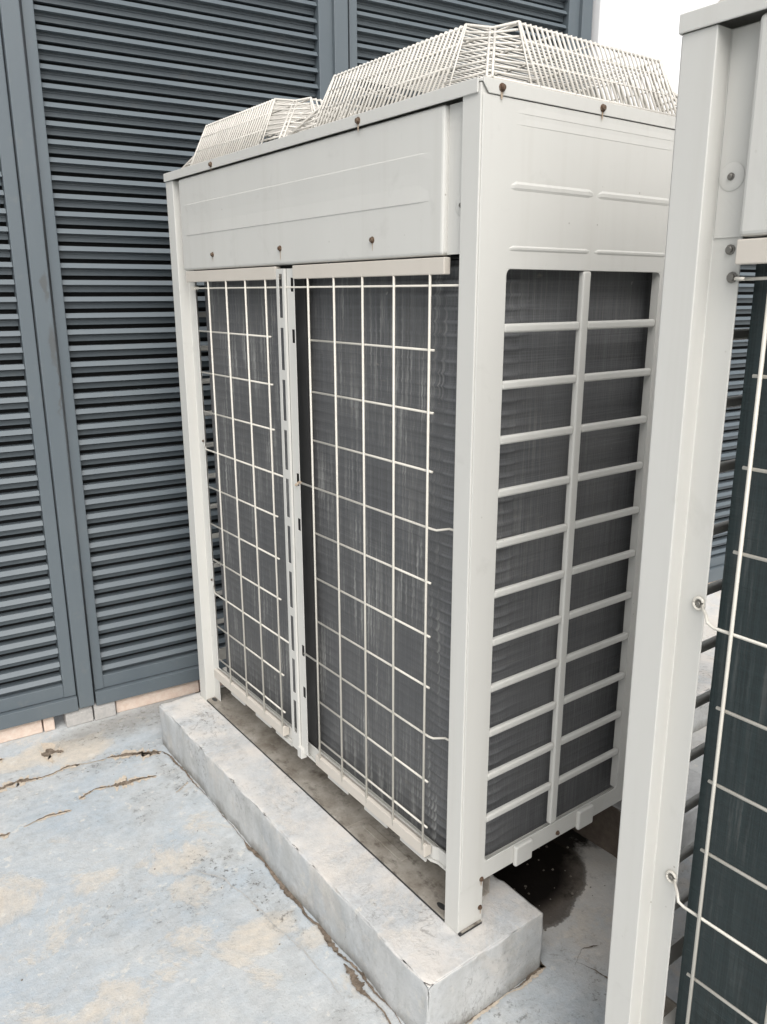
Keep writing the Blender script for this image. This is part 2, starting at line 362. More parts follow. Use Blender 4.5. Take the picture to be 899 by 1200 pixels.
# ------------------------------------------------------------------ floor
FZ = -0.147
mb = MB()
mb.add([(-60,-60,FZ),(60,-60,FZ),(60,60,FZ),(-60,60,FZ)], [(0,1,2,3)])
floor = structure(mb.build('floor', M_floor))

def ribbon(name, pts, w, z, mat, parent, n=26, jit=0.5, ts=0.9):
    """irregular flat strip lying on a floor, ends tapering"""
    P = []
    for i in range(len(pts)-1):
        for k in range(n): P.append(Vector(pts[i]).lerp(Vector(pts[i+1]), k/n))
    P.append(Vector(pts[-1])); N = len(P); L = []; Rr = []
    for i, p in enumerate(P):
        d = (P[min(i+1, N-1)]-P[max(i-1, 0)]).normalized(); nn = Vector((-d.y, d.x))
        q = p + nn*(noise.noise((p.x*14, p.y*14, 1.3))*.010 + noise.noise((p.x*60, p.y*60, 2.3))*.0026 + noise.noise((p.x*150, p.y*150, 4.3))*.0010)
        tp = min(1, min(i, N-1-i)/(N*0.12)+0.08)
        g = max(.10, .55+1.1*noise.noise((p.x*11, p.y*11, 3.3)))
        a = w*tp*g*(0.5+jit*noise.noise((p.x*80, p.y*80, 5.1))+.4*noise.noise((p.x*240, p.y*240, 6.1))); b = w*tp*g*(0.5+jit*noise.noise((p.x*80, p.y*80, 9.7))+.4*noise.noise((p.x*240, p.y*240, 7.1)))
        L.append(q+nn*max(a, w*.06)); Rr.append(q-nn*max(b, w*.06))
    m = MB(); m.add([(q.x, q.y, z) for q in L]+[(q.x, q.y, z) for q in Rr], [(i, i+1, N+i+1, N+i) for i in range(N-1)])
    return m.build(name, mat, parent)
CR = [([(-0.72,1.335),(-0.66,1.345),(-0.615,1.349),(-0.564,1.362),(-0.51,1.340)], .026), ([(-0.515,1.341),(-0.47,1.337),(-0.417,1.350),(-.385,1.340)], .013),
      ([(-.40,1.345),(-0.359,1.328),(-.31,1.318)], .007), ([(-.305,1.322),(-0.245,1.305),(-.19,1.276),(-0.150,1.262)], .020), ([(-.22,1.298),(-.185,1.262),(-.16,1.250)], .010),
      ([(-0.441,1.162),(-0.39,1.180),(-0.34,1.162)], .012), ([(-.345,1.165),(-0.298,1.151),(-.25,1.150),(-0.213,1.141)], .016),
      ([(-0.601,1.122),(-0.535,1.137),(-0.472,1.121)], .008), ([(-0.70,1.128),(-0.662,1.122),(-0.637,1.117)], .022),
      ([(-0.468,1.466),(-0.44,1.468),(-0.405,1.445)], .026), ([(-.62,1.50),(-.60,1.515),(-.57,1.512)], .020), ([(-.20,1.02),(-.15,1.05)], .005)]
for pts, w in CR:
    ribbon('peeled_edge', pts, w*2.1+.010, FZ+.0015, M_peel, floor, jit=.9)
    ribbon('crack', pts, w, FZ+.003, M_crack, floor)
ribbon('crack', [(.262,-.10),(.285,-.17),(.30,-.25)], .004, FZ+.003, M_crack, floor)
ribbon('crack', [(.255,-.105),(.30,-.085),(.34,-.10)], .004, FZ+.003, M_crack, floor)

# grit under the unit
mb = MB(); rg = random.Random(3)
for k in range(90):
    x, y = (rg.uniform(.20,.55), rg.uniform(-.02,.35)) if k < 72 else (rg.uniform(-.8,.0), rg.uniform(.2,1.5))
    if k >= 72 and x > -.14: x -= .2
    r = rg.uniform(.0015,.0045)*(1.4 if rg.random() < .12 else 1)*(1 if k < 72 else .5)
    pts = [(x+r*math.cos(a), y+r*math.sin(a)*rg.uniform(.7,1.2), FZ+.0005) for a in (0,1.2,2.5,3.7,5)]
    mb.add(pts+[(x, y, FZ+r*1.1)], [(i, (i+1) % 5, 5) for i in range(5)])
stuff(mb.build('grit', M_grit))

# ------------------------------------------------------------------ concrete plinths
def plinth(x0, x1, y0, y1, label, mat, z0=FZ-.05, amp=.006, group='concrete plinths under the units'):
    def rows(a, b, step, lo=True, hi=True):
        n = max(2, int((b-a)/step)); r = [a+(b-a)*i/n for i in range(n+1)]
        if lo: r[1:1] = [a+.003, a+.007]
        if hi: r[-1:-1] = [b-.007, b-.003]
        return r
    RX, RY, RZ = rows(x0, x1, .02), rows(y0, y1, .02), rows(z0, -.0005, .02, lo=False)
    nx, ny, nz = len(RX)-1, len(RY)-1, len(RZ)-1
    bm = bmesh.new(); vs = {}
    def V(i, j, k):
        if (i, j, k) in vs: return vs[(i, j, k)]
        p = Vector((RX[i], RY[j], RZ[k]))
        c = Vector(((x0+x1)/2, min(max(p.y, y0+.1), y1-.1), min(p.z, -.06)))
        edge = (i in (0, nx)) + (j in (0, ny)) + (k == nz)
        d = Vector(((-1 if i == 0 else 1 if i == nx else 0), (-1 if j == 0 else 1 if j == ny else 0), (1 if k == nz else 0)))
        a = noise.noise(p*9)*amp + noise.noise(p*40)*amp*.45
        if edge >= 2: a -= .0022 + max(0, noise.noise(p*26)-.12)*.022 + abs(noise.noise(p*70))*.0022
        if k == nz and edge == 1: a = min(a*.4, 0.0)
        # chipped arrises: corners broken back, unevenly
        de = min(p.x-x0, x1-p.x, p.y-y0, y1-p.y); dz = -.0005-p.z
        chip = max(0, noise.noise(p*24+Vector((3, 1, 2)))-.10)*.030 + max(0, noise.noise(p*60))*.004
        if k == nz and 0 < de < .016: p.z -= chip*(1-de/.016)*.8
        elif k < nz and dz < .016 and edge == 1: a -= chip*(1-dz/.016)*.8
        vs[(i, j, k)] = bm.verts.new(p + d*a*(0.75 if edge > 1 else 1)); return vs[(i, j, k)]
    def quad(a, b, c, d): bm.faces.new((V(*a), V(*b), V(*c), V(*d)))
    for i in range(nx):
        for j in range(ny): quad((i,j,nz),(i+1,j,nz),(i+1,j+1,nz),(i,j+1,nz))
        for k in range(nz):
            quad((i,0,k),(i+1,0,k),(i+1,0,k+1),(i,0,k+1)); quad((i,ny,k),(i,ny,k+1),(i+1,ny,k+1),(i+1,ny,k))
    for j in range(ny):
        for k in range(nz):
            quad((0,j,k),(0,j,k+1),(0,j+1,k+1),(0,j+1,k)); quad((nx,j,k),(nx,j+1,k),(nx,j+1,k+1),(nx,j,k+1))
    me = bpy.data.meshes.new('concrete_plinth'); bm.to_mesh(me); bm.free(); me.materials.append(mat)
    for p in me.polygons: p.use_smooth = True
    return tag(link('concrete_plinth', me), label, 'plinth', group)
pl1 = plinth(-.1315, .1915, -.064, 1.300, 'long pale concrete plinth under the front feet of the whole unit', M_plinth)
pl2 = plinth(.61, .925, -.048, 1.300, 'concrete plinth with brown front of stain and painted shade behind the dark hollow under the whole unit', M_backplinth)
pl3 = plinth(-.005, .19, -1.70, -.365, 'concrete plinth under the front feet of the cut off unit', M_plinth)
pl4 = plinth(.61, .925, -1.70, -.345, 'concrete plinth under the rear feet of the cut off unit', M_plinth)
pl5 = plinth(1.30, 1.62, .30, 1.02, 'blue grey concrete block on the floor in the gap beyond the units', M_plinth, group=None)
# crumbled dirt along the foot of the front plinth
ribbon('crack', [(-.150,1.262),(-.140,1.2),(-.138,1.0),(-.138,.8)], .007, FZ+.0035, M_crack, floor)
ribbon('crack', [(-.138,.8),(-.137,.5),(-.138,.3),(-.140,.16),(-.142,.05),(-.140,-.07)], .012, FZ+.0035, M_crack, floor)
ribbon('crack', [(-.150,.20),(-.162,.12),(-.158,.06),(-.165,-.02)], .030, FZ+.005, M_crack, floor)
ribbon('peeled_edge', [(-.12,-.074),(.02,-.073),(.12,-.073),(.20,-.074)], .016, FZ+.003, M_peel, floor)
ribbon('crack', [(-.12,-.069),(.02,-.069),(.12,-.068),(.198,-.070),(.204,-.05)], .010, FZ+.0045, M_crack, floor)
ribbon('seam', [(-.30,.70),(-.245,.60),(-.225,.48),(-.205,.30),(-.20,.12)], .004, FZ+.002, M_seam, floor)

# ------------------------------------------------------------------ louvre wall
YAW = -0.08706; WY = 1.570; TOP = 3.05; PITCH = .0493
def slat_mesh(length, name='slat'):
    prof = [(0,0),(.0095,.0140),(.040,.0140),(.040,-.0215),(.024,-.0215),(.024,-.0085),(.0195,-.0085),(.0195,-.0060),(.024,-.0060),(.024,-.001)]
    m = MB(); m.prism(prof, 'x', 0, length); return m.mesh(name, M_louvre)
def wp(x, d, origin, yaw): return (origin[0]+x*math.cos(yaw)-d*math.sin(yaw), origin[1]+x*math.sin(yaw)+d*math.cos(yaw), 0)
ORI = (0, WY)
def louvre_panel(x0, x1, sl, sr, label, z_bot=-.040, origin=ORI):
    """frame from x0 to x1 along the wall with stile widths sl and sr"""
    t = thing('louvre_panel', label, 'louvre panel', wp(x0, 0, origin, YAW), YAW, 'louvre panels of the grey screen wall')
    L = x1-x0
    for a, b in ((0, sl), (L-sr, L)):
        m = MB(); m.box(a, b, 0, .05, z_bot+.002, TOP); m.build('stile', M_louvre, t, .002)
    m = MB(); m.box(sl, L-sr, .003, .047, z_bot+.002, .008); m.build('bottom_rail', M_louvre, t, .002)
    m = MB(); m.box(sl, L-sr, .003, .047, TOP-.07, TOP); m.build('top_rail', M_louvre, t, .002)
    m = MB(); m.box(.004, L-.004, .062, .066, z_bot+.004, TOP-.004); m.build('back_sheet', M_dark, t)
    me = slat_mesh(L-sl-sr-.002); z = .0129
    k = 0
    while z < TOP-.09:
        if z > -.0: link('slat', me, t, loc=(sl+.001, .008, z+.012))
        z += PITCH; k += 1
    return t
louvre_panel(-1.290, -.3115, .040, .038, 'louvre panel at the left edge, left of the grey scuffed post')
louvre_panel(-.250, .7234, .031, .054, 'tall grey louvre panel directly behind the left side of the whole unit')
louvre_panel(.786, 1.848, .030, .068, 'grey louvre panel above the nearer fan guard, beside the white wall')
def mullion(x0, x1, label, proud=.018, origin=ORI, z0=-.083):
    c = -.93; f = .9935
    x0, x1 = c+(x0-c)*f, c+(x1-c)*f
    t = thing('mullion_post', label, 'post', wp(x0, 0, origin, YAW), YAW, 'upright posts between the louvre panels')
    m = MB(); m.box(0, x1-x0, -proud, .05, z0, TOP+.02); m.build('post', M_louvre, t, .002)
    return t
mullion(-.3035, -.2545, 'grey upright post with dark scuff marks between two louvre panels')
mullion(.7298, .7817, 'grey upright post rising behind the gap between the two fan guards')
mullion(1.8520, 1.9080, 'grey end post of the louvre screen next to the white wall')
mullion(-1.34, -1.292, 'grey upright post left of the leftmost louvre panel')
def sill(x0, x1, label, origin=ORI):
    m = MB(); m.prism([(-.014,-.090),(.05,-.090),(.05,-.0405),(-.014,-.0405)], 'x', x0, x1)
    o = m.build('sill_channel', M_louvre, None, .0015); o.location = wp(0, 0, origin, YAW); o.rotation_euler = (0, 0, YAW)
    return tag(o, label, 'sill', 'grey sill channels under the louvre panels')
sill(-1.289, -.3110, 'grey sill channel under the louvre panel at the left edge')
sill(-.2515, .7130, 'grey sill channel between the scuffed post and the back of the unit')
sill(.7750, 1.8300, 'grey sill channel hidden behind the unit, ending near the white wall')

# skirting of clay tiles at the wall foot
sk = thing('tile_kerb', 'low kerb of pink clay and grey tiles under the louvre screen', 'kerb', (0, 1.577, FZ), YAW)
tile = {}
def kerb_tile(x0, x1, mat, h=.052, dy=0):
    m = MB(); m.prism([(-.004+dy,0),(.07,0),(.07,h),(.006+dy,h),(-.002+dy,h*.75)], 'x', x0+.002, x1-.002)
    return m.build('tile', mat, sk, .004)
xs = [-1.3,-1.08,-.86,-.64]
for a, b in zip(xs[:-1], xs[1:]): kerb_tile(a, b, M_tile_pink)
kerb_tile(-.64, -.425, M_tile_pink, .052); kerb_tile(-.425, -.386, M_tile_pink, .048, -.002)
kerb_tile(-.355, -.262, M_tile_grey, .055, -.012); kerb_tile(-.262, -.186, M_tile_grey, .058, -.014)
kerb_tile(-.186, .12, M_tile_pink, .052)
for a in (.12, .42, .72, 1.02, 1.32, 1.62): kerb_tile(a, a+.30, M_tile_pink)

# white wall and the further louvres
mb = MB(); mb.prism([(1.906,1.372),(2.5744,1.050),(2.64,1.25),(1.95,1.62),(1.906,1.62)], 'z', FZ-.02, 3.4)
tag(mb.build('white_wall', M_wall, None, .004), 'plain white painted wall to the right of the grey louvre screen', 'wall')
O2 = (2.5744+.002, 1.052)
louvre_panel(.005, 1.15, .004, .05, 'grey louvre panel seen through the narrow gap beside the right hand post', z_bot=-.040, origin=O2)
m = MB(); m.prism([(-.014,-.110),(.05,-.110),(.05,-.0405),(-.014,-.0405)], 'x', .005, 1.15)
o = m.build('sill_channel', M_louvre, None, .0015); o.location = wp(0, 0, O2, YAW); o.rotation_euler = (0, 0, YAW)
tag(o, 'grey sill channel under the louvre panel in the narrow gap', 'sill', 'grey sill channels under the louvre panels')
k2 = thing('tile_kerb', 'low pink kerb seen through the narrow gap below the further louvres', 'kerb', (O2[0], O2[1]-.012, FZ), YAW)
for a in (0, .28, .56, .84):
    m = MB(); m.prism([(-.01,0),(.07,0),(.07,.034),(.0,.034)], 'x', a+.002, a+.278); m.build('tile', M_tile_pink, k2, .003)

# ------------------------------------------------------------------ outdoor units
W, D, H = 1.2714, .765, 1.600
def screw_mesh(mat, name='screw'):
    m = MB(); R = [(.0058,0),(.0058,.0012),(.0040,.0016),(.0040,.0044),(.0030,.0052)]; n = 10
    vs = [(r*math.cos(2*math.pi*k/n), r*math.sin(2*math.pi*k/n), h) for r, h in R for k in range(n)]
    fs = [(i*n+k, i*n+(k+1) % n, (i+1)*n+(k+1) % n, (i+1)*n+k) for i in range(len(R)-1) for k in range(n)] + [tuple((len(R)-1)*n+k for k in range(n))]
    m.add(vs, fs); return m.mesh(name, mat)
ME_screw, ME_screw_grey = screw_mesh(M_screw), screw_mesh(M_screw_grey)
RF = (0, -math.pi/2, 0)      # screw head pointing to -x
RS = (math.pi/2, 0, 0)       # screw head pointing to -y
ROWS = [1.180,1.067,.957,.8465,.7365,.624,.513,.404,.297,.187]
TIED = {.8465, .404}

def coil_mesh(mat, x0, y_far, yb, x_end, r, thick, z0, z1):
    """finned slab along the front, bent round the near corner; ridges where the tube rows run"""
    path = []
    for k in range(25): path.append(((x0, y_far+(yb+r-y_far)*k/24), (-1, 0)))
    for k in range(1, 9):
        a = math.pi/2*k/9; path.append(((x0+r-r*math.cos(a), yb+r-r*math.sin(a)), (-math.cos(a), -math.sin(a))))
    for k in range(13): path.append(((x0+r+(x_end-x0-r)*k/12, yb), (0, -1)))
    K = 6; nz = int((z1-z0)/.0235)*K; N = len(path); v = []; f = []
    for j in range(nz+1):
        z = z0+(z1-z0)*j/nz; b = (0, .0001, .0010, .0046, .0014, .0002)[j % K]
        for q_, (p, n_) in enumerate(path):
            bb = (0 if q_ == 0 else .30 if q_ < 23 else 1.1 if q_ < 34 else .12)*b*(1+.15*noise.noise((p[0]*7, p[1]*7, z*30)))
            v.append((p[0]+n_[0]*bb, p[1]+n_[1]*bb, z))
    for j in range(nz):
        for i in range(N-1): f.append((j*N+i, j*N+i+1, (j+1)*N+i+1, (j+1)*N+i))
    m = MB(); m.add(v, f)
    # closed ends and inner skin
    def strip(pts):
        m.add([(x, y, z0) for x, y in pts]+[(x, y, z1) for x, y in pts], [(i, i+1, len(pts)+i+1, len(pts)+i) for i in range(len(pts)-1)])
    strip([path[0][0], (x0+thick, y_far), (x0+thick, yb+r), (x0+r, yb+thick), (x_end, yb+thick), path[-1][0]])
    outer = [p for p, _ in path]
    inner = [(min(max(p[0], x0+thick), x_end), max(p[1], yb+thick)) for p in outer]
    for z in (z0, z1):
        m.add([(x, y, z) for x, y in outer]+[(x, y, z) for x, y in inner], [(i, i+1, N+i+1, N+i) for i in range(N-1)])
    me = m.mesh('coil', mat)
    run = [0.0]
    for i in range(1, N): run.append(run[-1]+math.dist(path[i][0], path[i-1][0]))
    ul = me.uv_layers.new(name='run')
    for lp in me.loops:
        k = lp.vertex_index; co_ = me.vertices[k].co
        ul.data[lp.index].uv = (run[k % N] if k < (nz+1)*N else co_.x+co_.y, co_.z)
    for p in me.polygons: p.use_smooth = abs(p.normal.z) < .9
    return me

def fan_guard(parent, y0, y1, ya, yb):
    """wire cage: square foot, sloped sides, corners drawn in towards the top"""
    x0, x1, xa, xb = .045, .665, .160, .550
    z0, z1, ins = 1.612, 1.7215, .052
    thin = MB(); ribs = []
    sides = []   # each: base pt A, base pt B, inward normal
    sides.append(((x0, yb), (x0, ya), (1, 0))); sides.append(((xa, y0), (xb, y0), (0, 1)))
    sides.append(((x1, ya), (x1, yb), (-1, 0))); sides.append(((xb, y1), (xa, y1), (0, -1)))
    def up(p, n_, t): return (p[0]+n_[0]*ins*t, p[1]+n_[1]*ins*t, z0+(z1-z0)*t)
    for (A, B, n_) in sides:
        L = math.hypot(B[0]-A[0], B[1]-A[1]); k = int(L/.0128)
        for i in range(k+1):
            q = (A[0]+(B[0]-A[0])*i/k, A[1]+(B[1]-A[1])*i/k)
            frame = i % max(1, k//4) == 0 or i == k
            t1 = 1.0
            a, b = up(q, n_, -.02), up(q, n_, t1)
            pts = [a, b, (b[0]+n_[0]*.012, b[1]+n_[1]*.012, b[2]+.001)]
            if frame: ribs.append((pts, .0028))
            else: thin.tube(pts, .0023, 5)
        for t in (.0, .36, .70, .97):
            thin.tube([up(A, n_, t), up(B, n_, t)], .0019 if t not in (0,) else .0024, 5)
    # corners
    for s in range(4):
        A, na = sides[s][1], sides[s][2]; B, nb = sides[(s+1) % 4][0], sides[(s+1) % 4][2]
        C0 = (A[0] if abs(na[0]) else B[0], B[1] if abs(nb[1]) else A[1])
        ta, tb = up(A, na, 1), up(B, nb, 1); mid = ((ta[0]+tb[0])/2+(na[0]+nb[0])*.017, (ta[1]+tb[1])/2+(na[1]+nb[1])*.017)
        def cm(t): return (C0[0]+(mid[0]-C0[0])*t, C0[1]+(mid[1]-C0[1])*t, z0+(z1-z0)*t)
        for i in range(10):
            t = i/9
            c = cm(t); thin.tube([up(A, na, t), c, up(B, nb, t)], .0022 if i < 9 else .0028, 5)
        dx = Vector((B[0]-A[0], B[1]-A[1], 0)).normalized()*.0045
        for sg in (-1, 1): ribs.append(([Vector(cm(0))+dx*sg, Vector(cm(1.0))+dx*sg], .0025))
        for fr in (.22, .78):   # short uprights beside the corner
            pa, pb = (A, na) if fr < .5 else (B, nb)
            e = Vector((C0[0]-pa[0], C0[1]-pa[1]))*.16
            thin.tube([(pa[0]+e.x+pb[0]*0, pa[1]+e.y, z0), (up(pa, pb, 1)[0]+e.x*.15, up(pa, pb, 1)[1]+e.y*.15, z1)], .0019, 5)
    # flat top
    k = int((yb-ya)/.0128)
    for i in range(k+1):
        y = ya+(yb-ya)*i/k; thin.tube([(x0+ins, y, z1+.001), (x1-ins, y, z1+.001)], .00165, 5)
    for x in (.16, .26, .36, .46, .55): thin.tube([(x, y0+ins, z1-.002), (x, y1-ins, z1-.002)], .0024, 5)
    rim = MB(); rim.tube([(x0, y0, z0), (x1, y0, z0), (x1, y1, z0), (x0, y1, z0), (x0, y0+.001, z0)], .0026, 6)
    g = rim.build('fan_guard', M_guard, parent, smooth=True)
    for pts, r in ribs:
        mm = MB(); mm.tube(pts, r, 5); mm.build('guard_rib', M_guard, g, smooth=True)
    stuff(thin.build('guard_wires', M_guard, g, smooth=True))
    for x, y in ((x0+.006, y0+.05), (x0+.006, y1-.05), (x0+.05, y0+.006), (x1-.05, y0+.006)):
        m = MB(); m.box(x-.006, x+.006, y-.006, y+.006, 1.598, 1.6145); m.build('mounting_foot', M_guard, g)
    return g

def make_unit(label, oy, mat_coil_, wires_left, panel_far, screws='rusty'):
    t = thing('air_conditioning_unit', label, 'air conditioner', (0, oy, 0), 0, 'cream outdoor air conditioning units')
    SM = ME_screw if screws == 'rusty' else ME_screw_grey
    def scr(x, y, z, rot, s=1.0, me=None):
        o = link('screw', me or SM, t, loc=(x, y, z), rot=rot); o.scale = (s, s, s); return o
    # corner posts (folded sheet)
    th = .003
    m = MB(); m.prism([(0,0),(.067,0),(.067,th),(th,th),(th,.0397),(.010,.0397),(.010,.0427),(0,.0427)], 'z', .0, 1.5930)
    m.build('corner_post', M_cream, t, .003, seg=3)
    m = MB(); m.prism([(0,W),(.0,1.2245),(.030,1.2245),(.030,1.1850),(.033,1.1850),(.033,1.2275),(.003,1.2275),(.003,W-.003),(.067,W-.003),(.067,W)], 'z', .0, 1.5785)
    m.build('corner_post', M_cream, t, .003, seg=3)
    for y, s in ((0, 1), (W, -1)):
        m = MB(); m.prism([(D,y),(D-.065,y),(D-.065,y+s*.003),(D-.003,y+s*.003),(D-.003,y+s*.05),(D,y+s*.05)], 'z', 0, 1.5785)
        m.build('corner_post', M_cream, t, .002)
    # roof with a downturned rim
    m = MB()
    m.plate((-.004,-.0005), (0,0), [], 0, 0, 'x') if False else None
    m.box(-.004, -.0008, .004, W+.003, 1.5785, H)
    m.build('roof_rim', M_cream, t, .0012)
    m = MB(); m.prism([(.0135,1.5785),(D+.003,1.5785),(D+.003,H),(.0,H),(.0015,1.592)], 'y', -.0045, -.0025)
    m.build('roof_rim', M_cream, t, .0012)
    m = MB(); m.box(D+.001, D+.004, .0, W, 1.5785, H); m.build('roof_rim', M_cream, t)
    m = MB(); m.box(.0, D, W+.0005, W+.0035, 1.5785, H); m.build('roof_rim', M_cream, t)
    m = MB(); m.box(-.0005, D, -.002, W, 1.5940, 1.5985); m.build('roof', M_cream, t, .001)
    for cy in (.35, .975):
        m = MB(); n = 32
        for (r0, r1, a, b) in ((.255, .262, 1.5985, 1.618),):
            P = lambda r, z: [(.355+r*math.cos(2*math.pi*k/n), cy+r*math.sin(2*math.pi*k/n), z) for k in range(n)]
            m.add(P(r0, a)+P(r0, b)+P(r1, b)+P(r1, a), [(i*n+k, i*n+(k+1) % n, (i+1)*n+(k+1) % n, (i+1)*n+k) for i in range(3) for k in range(n)])
        rg_ = m.build('fan_shroud', M_cream, t, smooth=True)
        m = MB(); m.add(P(.2545, 1.6005), [tuple(range(n))]); m.build('fan_opening', M_slot, rg_)
        m = MB()
        for b in range(4):
            a = b*math.pi/2+.4
            vs = []
            for r, w_, tw in ((.05,.10,.006),(.15,.16,.005),(.24,.17,.004)):
                for sgn in (-1, 1):
                    aa = a+sgn*w_/(2*r)*.8; vs.append((.355+r*math.cos(aa), cy+r*math.sin(aa), 1.6085+sgn*tw))
            m.add(vs, [(0,1,3,2),(2,3,5,4)])
        m.build('fan_blade', M_slot, rg_)
    # upper front cover and the sunk strips beside it
    m = MB(); m.box(.0012, .028, .0870, panel_far, 1.3415, 1.577)
    cov = m.build('front_cover', M_cream, t, .006, seg=3)
    for z, hgt, sgn in ((1.507, .008, 1), (1.431, .008, -1)):     # pressed crease lines
        m = MB()
        pr = [(.0013,z-.030),(.0002,z+.0010),(.0013,z+.0030)] if sgn > 0 else [(.0013,z+.030),(-.0001,z+.0005),(.0013,z-.0012)]
        m.crease(pr, .0014, 'y', .116, panel_far-.020); m.build('crease', M_cream, cov)
    m = MB(); m.box(.0115, .0145, .0300, .0868, 1.3425, 1.576); m.build('sunk_strip', M_cream, t)
    m = MB(); m.box(.028, .0295, 1.165, 1.222, 1.3435, 1.576); m.build('sunk_strip', M_cream, t)
    # dimples
    for (x, y, z) in ((.0112, .050, 1.419), (.0278, 1.2055, 1.4135)):
        n = 20; m = MB(); vs = []
        for r, d in ((.0165, 0), (.0150, -.0008), (.0095, .0055), (.007, .006)):
            vs += [(x-.0006+ (-.0006 if d < 0 else 0)-(0.0 if d <= 0 else -d*.0), y+r*math.cos(2*math.pi*k/n), z+r*math.sin(2*math.pi*k/n)) if d <= 0 else (x-.0012-.0004*(1 if r > .008 else 1.5), y+r*math.cos(2*math.pi*k/n), z+r*math.sin(2*math.pi*k/n)) for k in range(n)]
        m.add(vs, [(i*n+k, i*n+(k+1) % n, (i+1)*n+(k+1) % n, (i+1)*n+k) for i in range(3) for k in range(n)]+[tuple(3*n+k for k in range(n))])
        m.build('dimple', M_cream, t, smooth=True); scr(x-.0018, y, z, RF, .8, ME_screw_grey)
    # side panels with barred window
    for (ya, s) in ((-.0025, 1), (W+.0025, -1)):
        m = MB(); hole = (.0672, .4935, .148, 1.3177)
        m.plate((.0030, .531), (.1045, 1.5775), [hole], ya, ya+s*.0022, 'y')
        sp = m.build('side_panel', M_cream, t, .001)
        for (cx_, cz_, sx_, sz_) in ((hole[0],hole[2],1,1),(hole[1],hole[2],-1,1),(hole[0],hole[3],1,-1),(hole[1],hole[3],-1,-1)):
            m = MB(); ra = .009; arc = [(cx_+sx_*(ra-ra*math.cos(q)), cz_+sz_*(ra-ra*math.sin(q))) for q in [math.pi/2*k/5 for k in range(6)]]
            m.prism([(cx_-sx_*.0002, cz_-sz_*.0002)]+arc, 'y', ya+s*.0001, ya+s*.0021); m.build('corner_fillet', M_cream, sp)
        # turned-in lips round the window
        for a in ((.0660,.0672,.147,1.319),(.4935,.4947,.147,1.319)):
            m = MB(); y0, y1 = sorted((ya+s*.0022, ya+s*.018)); m.box(a[0], a[1], y0, y1, a[2], a[3]); m.build('window_lip', M_cream, sp)
        y0, y1 = sorted((ya-s*.0008, ya+s*.013))
        m = MB(); m.box(.2640, .2850, y0, y1, .1482, 1.3175); m.build('grille_bar', M_cream, sp, .004, seg=3)
        y0, y1 = sorted((ya+s*.0006, ya+s*.0125))
        for (a, b) in ((.0674, .2638), (.2852, .4933)):
            mm = MB(); mm.box(0, b-a, y0, y1, -.0078, .0078); me = mm.mesh('grille_bar', M_cream)
            for i in range(1, 12): link('grille_bar', me, sp, .0045, 3, loc=(a, 0, 1.3177-.0975*i))
        # pressed creases above the window, in two runs
        for z, hh in ((1.4485, .0062), (1.351, .0035)):
            for a, b in ((.068, .277), (.287, .508)):
                m = MB(); q = ya+s*.0001
                m.crease([(q, z-hh-.001), (q-s*.0017, z-hh*.45), (q-s*.0020, z+hh*.45), (q, z+hh+.001)], q, 'x', a, b, .012); m.build('crease', M_cream, sp)
        for z in (1.559, 1.542):
            m = MB(); q = ya+s*.0001; m.crease([(q, z-.0018), (q-s*.0006, z-.0008), (q, z+.011)], q, 'x', .070, .508, .03); m.build('crease', M_cream, sp)
        for a, b in ((.149, .200), (.350, .401)):
            m = MB(); y0, y1 = sorted((ya, ya-s*.011)); m.box(a, b, y0, y1, .100, .148); m.build('lifting_tab', M_cream, sp, .004, seg=3)
        y0, y1 = sorted((ya+s*.012, ya+s*.015))
        m = MB(); m.box(.5335, .699, y0, y1, .1045, 1.5775); m.build('service_panel', M_cream, t)
    # back panel
    m = MB(); m.box(D-.004, D-.001, .055, W-.055, .105, 1.5775); m.build('back_panel', M_cream, t)
    # base pan with raised rim, bent at the near corner
    m = MB(); m.prism([(.055,.075),(.09,.040),(D-.03,.040),(D-.03,W-.06),(.055,W-.06)], 'z', .096, .108); m.build('base_pan', M_cream, t)
    rim = [(.0235,1.1735),(.0235,.112),(.029,.098),(.029,.0440)]
    m = MB(); m.prism(rim+[(a+.004, b) for a, b in rim[::-1]], 'z', .102, .1335); m.build('pan_rim', M_cream, t, .001)
    m = MB(); rim2 = [(.019,1.1735),(.019,.115),(.026,.098),(.026,.0440)]
    m.prism(rim2+[(.06, .0440),(.06,1.1735)], 'z', .0955, .1010); m.build('pan_lip', M_cream, t, .001)
    for y in (1.02, .86, .74, .47, .31, .17):
        m = MB(); m.box(.0145, .0185, y-.045, y+.045, .090, .0985); m.build('pan_tab', M_cream, t)
    # coil
    link('coil', coil_mesh(mat_coil_, .056, 1.1785, .043, .690, .075, .045, .1085, 1.335), t)
    # dark top plate closing the coil chamber
    m = MB(); m.box(.036, D-.01, .03, 1.16, 1.337, 1.3405); m.build('chamber_lid', M_slot, t)
    # clip strips top and bottom
    for (a, b) in ((.6704, 1.1752), (.0819, .5934)):
        m = MB(); m.box(.0010, .016, a, b, 1.3100, 1.3385); m.build('clip_strip', M_clip, t, .0015)
    for (a, b) in ((.7189, 1.1560), (.1140, .5526)):
        m = MB(); m.prism([(.002,.113),(.0215,.113),(.0215,.136),(.010,.143),(.002,.141)], 'y', a, b); m.build('clip_strip', M_clip, t, .0012)
    # slotted middle bar: face with long slots and a stepped flange with short ones
    holes = [(.6400, .6545, z-.096, z) for z in [1.3215-.1185*k for k in range(10)]]
    m = MB(); m.plate((.6300, .6664), (.112, 1.3330), holes, .0, .0015, 'x')
    m.box(.0016, .0065, .6302, .6322, .112, 1.3330)
    mbar = m.build('slotted_bar', M_cream, t, .0008)
    holes = [(.6005, .6130, z-.030, z) for z in (1.3130, 1.2005, .8670, .7558, .4240, .3080)]
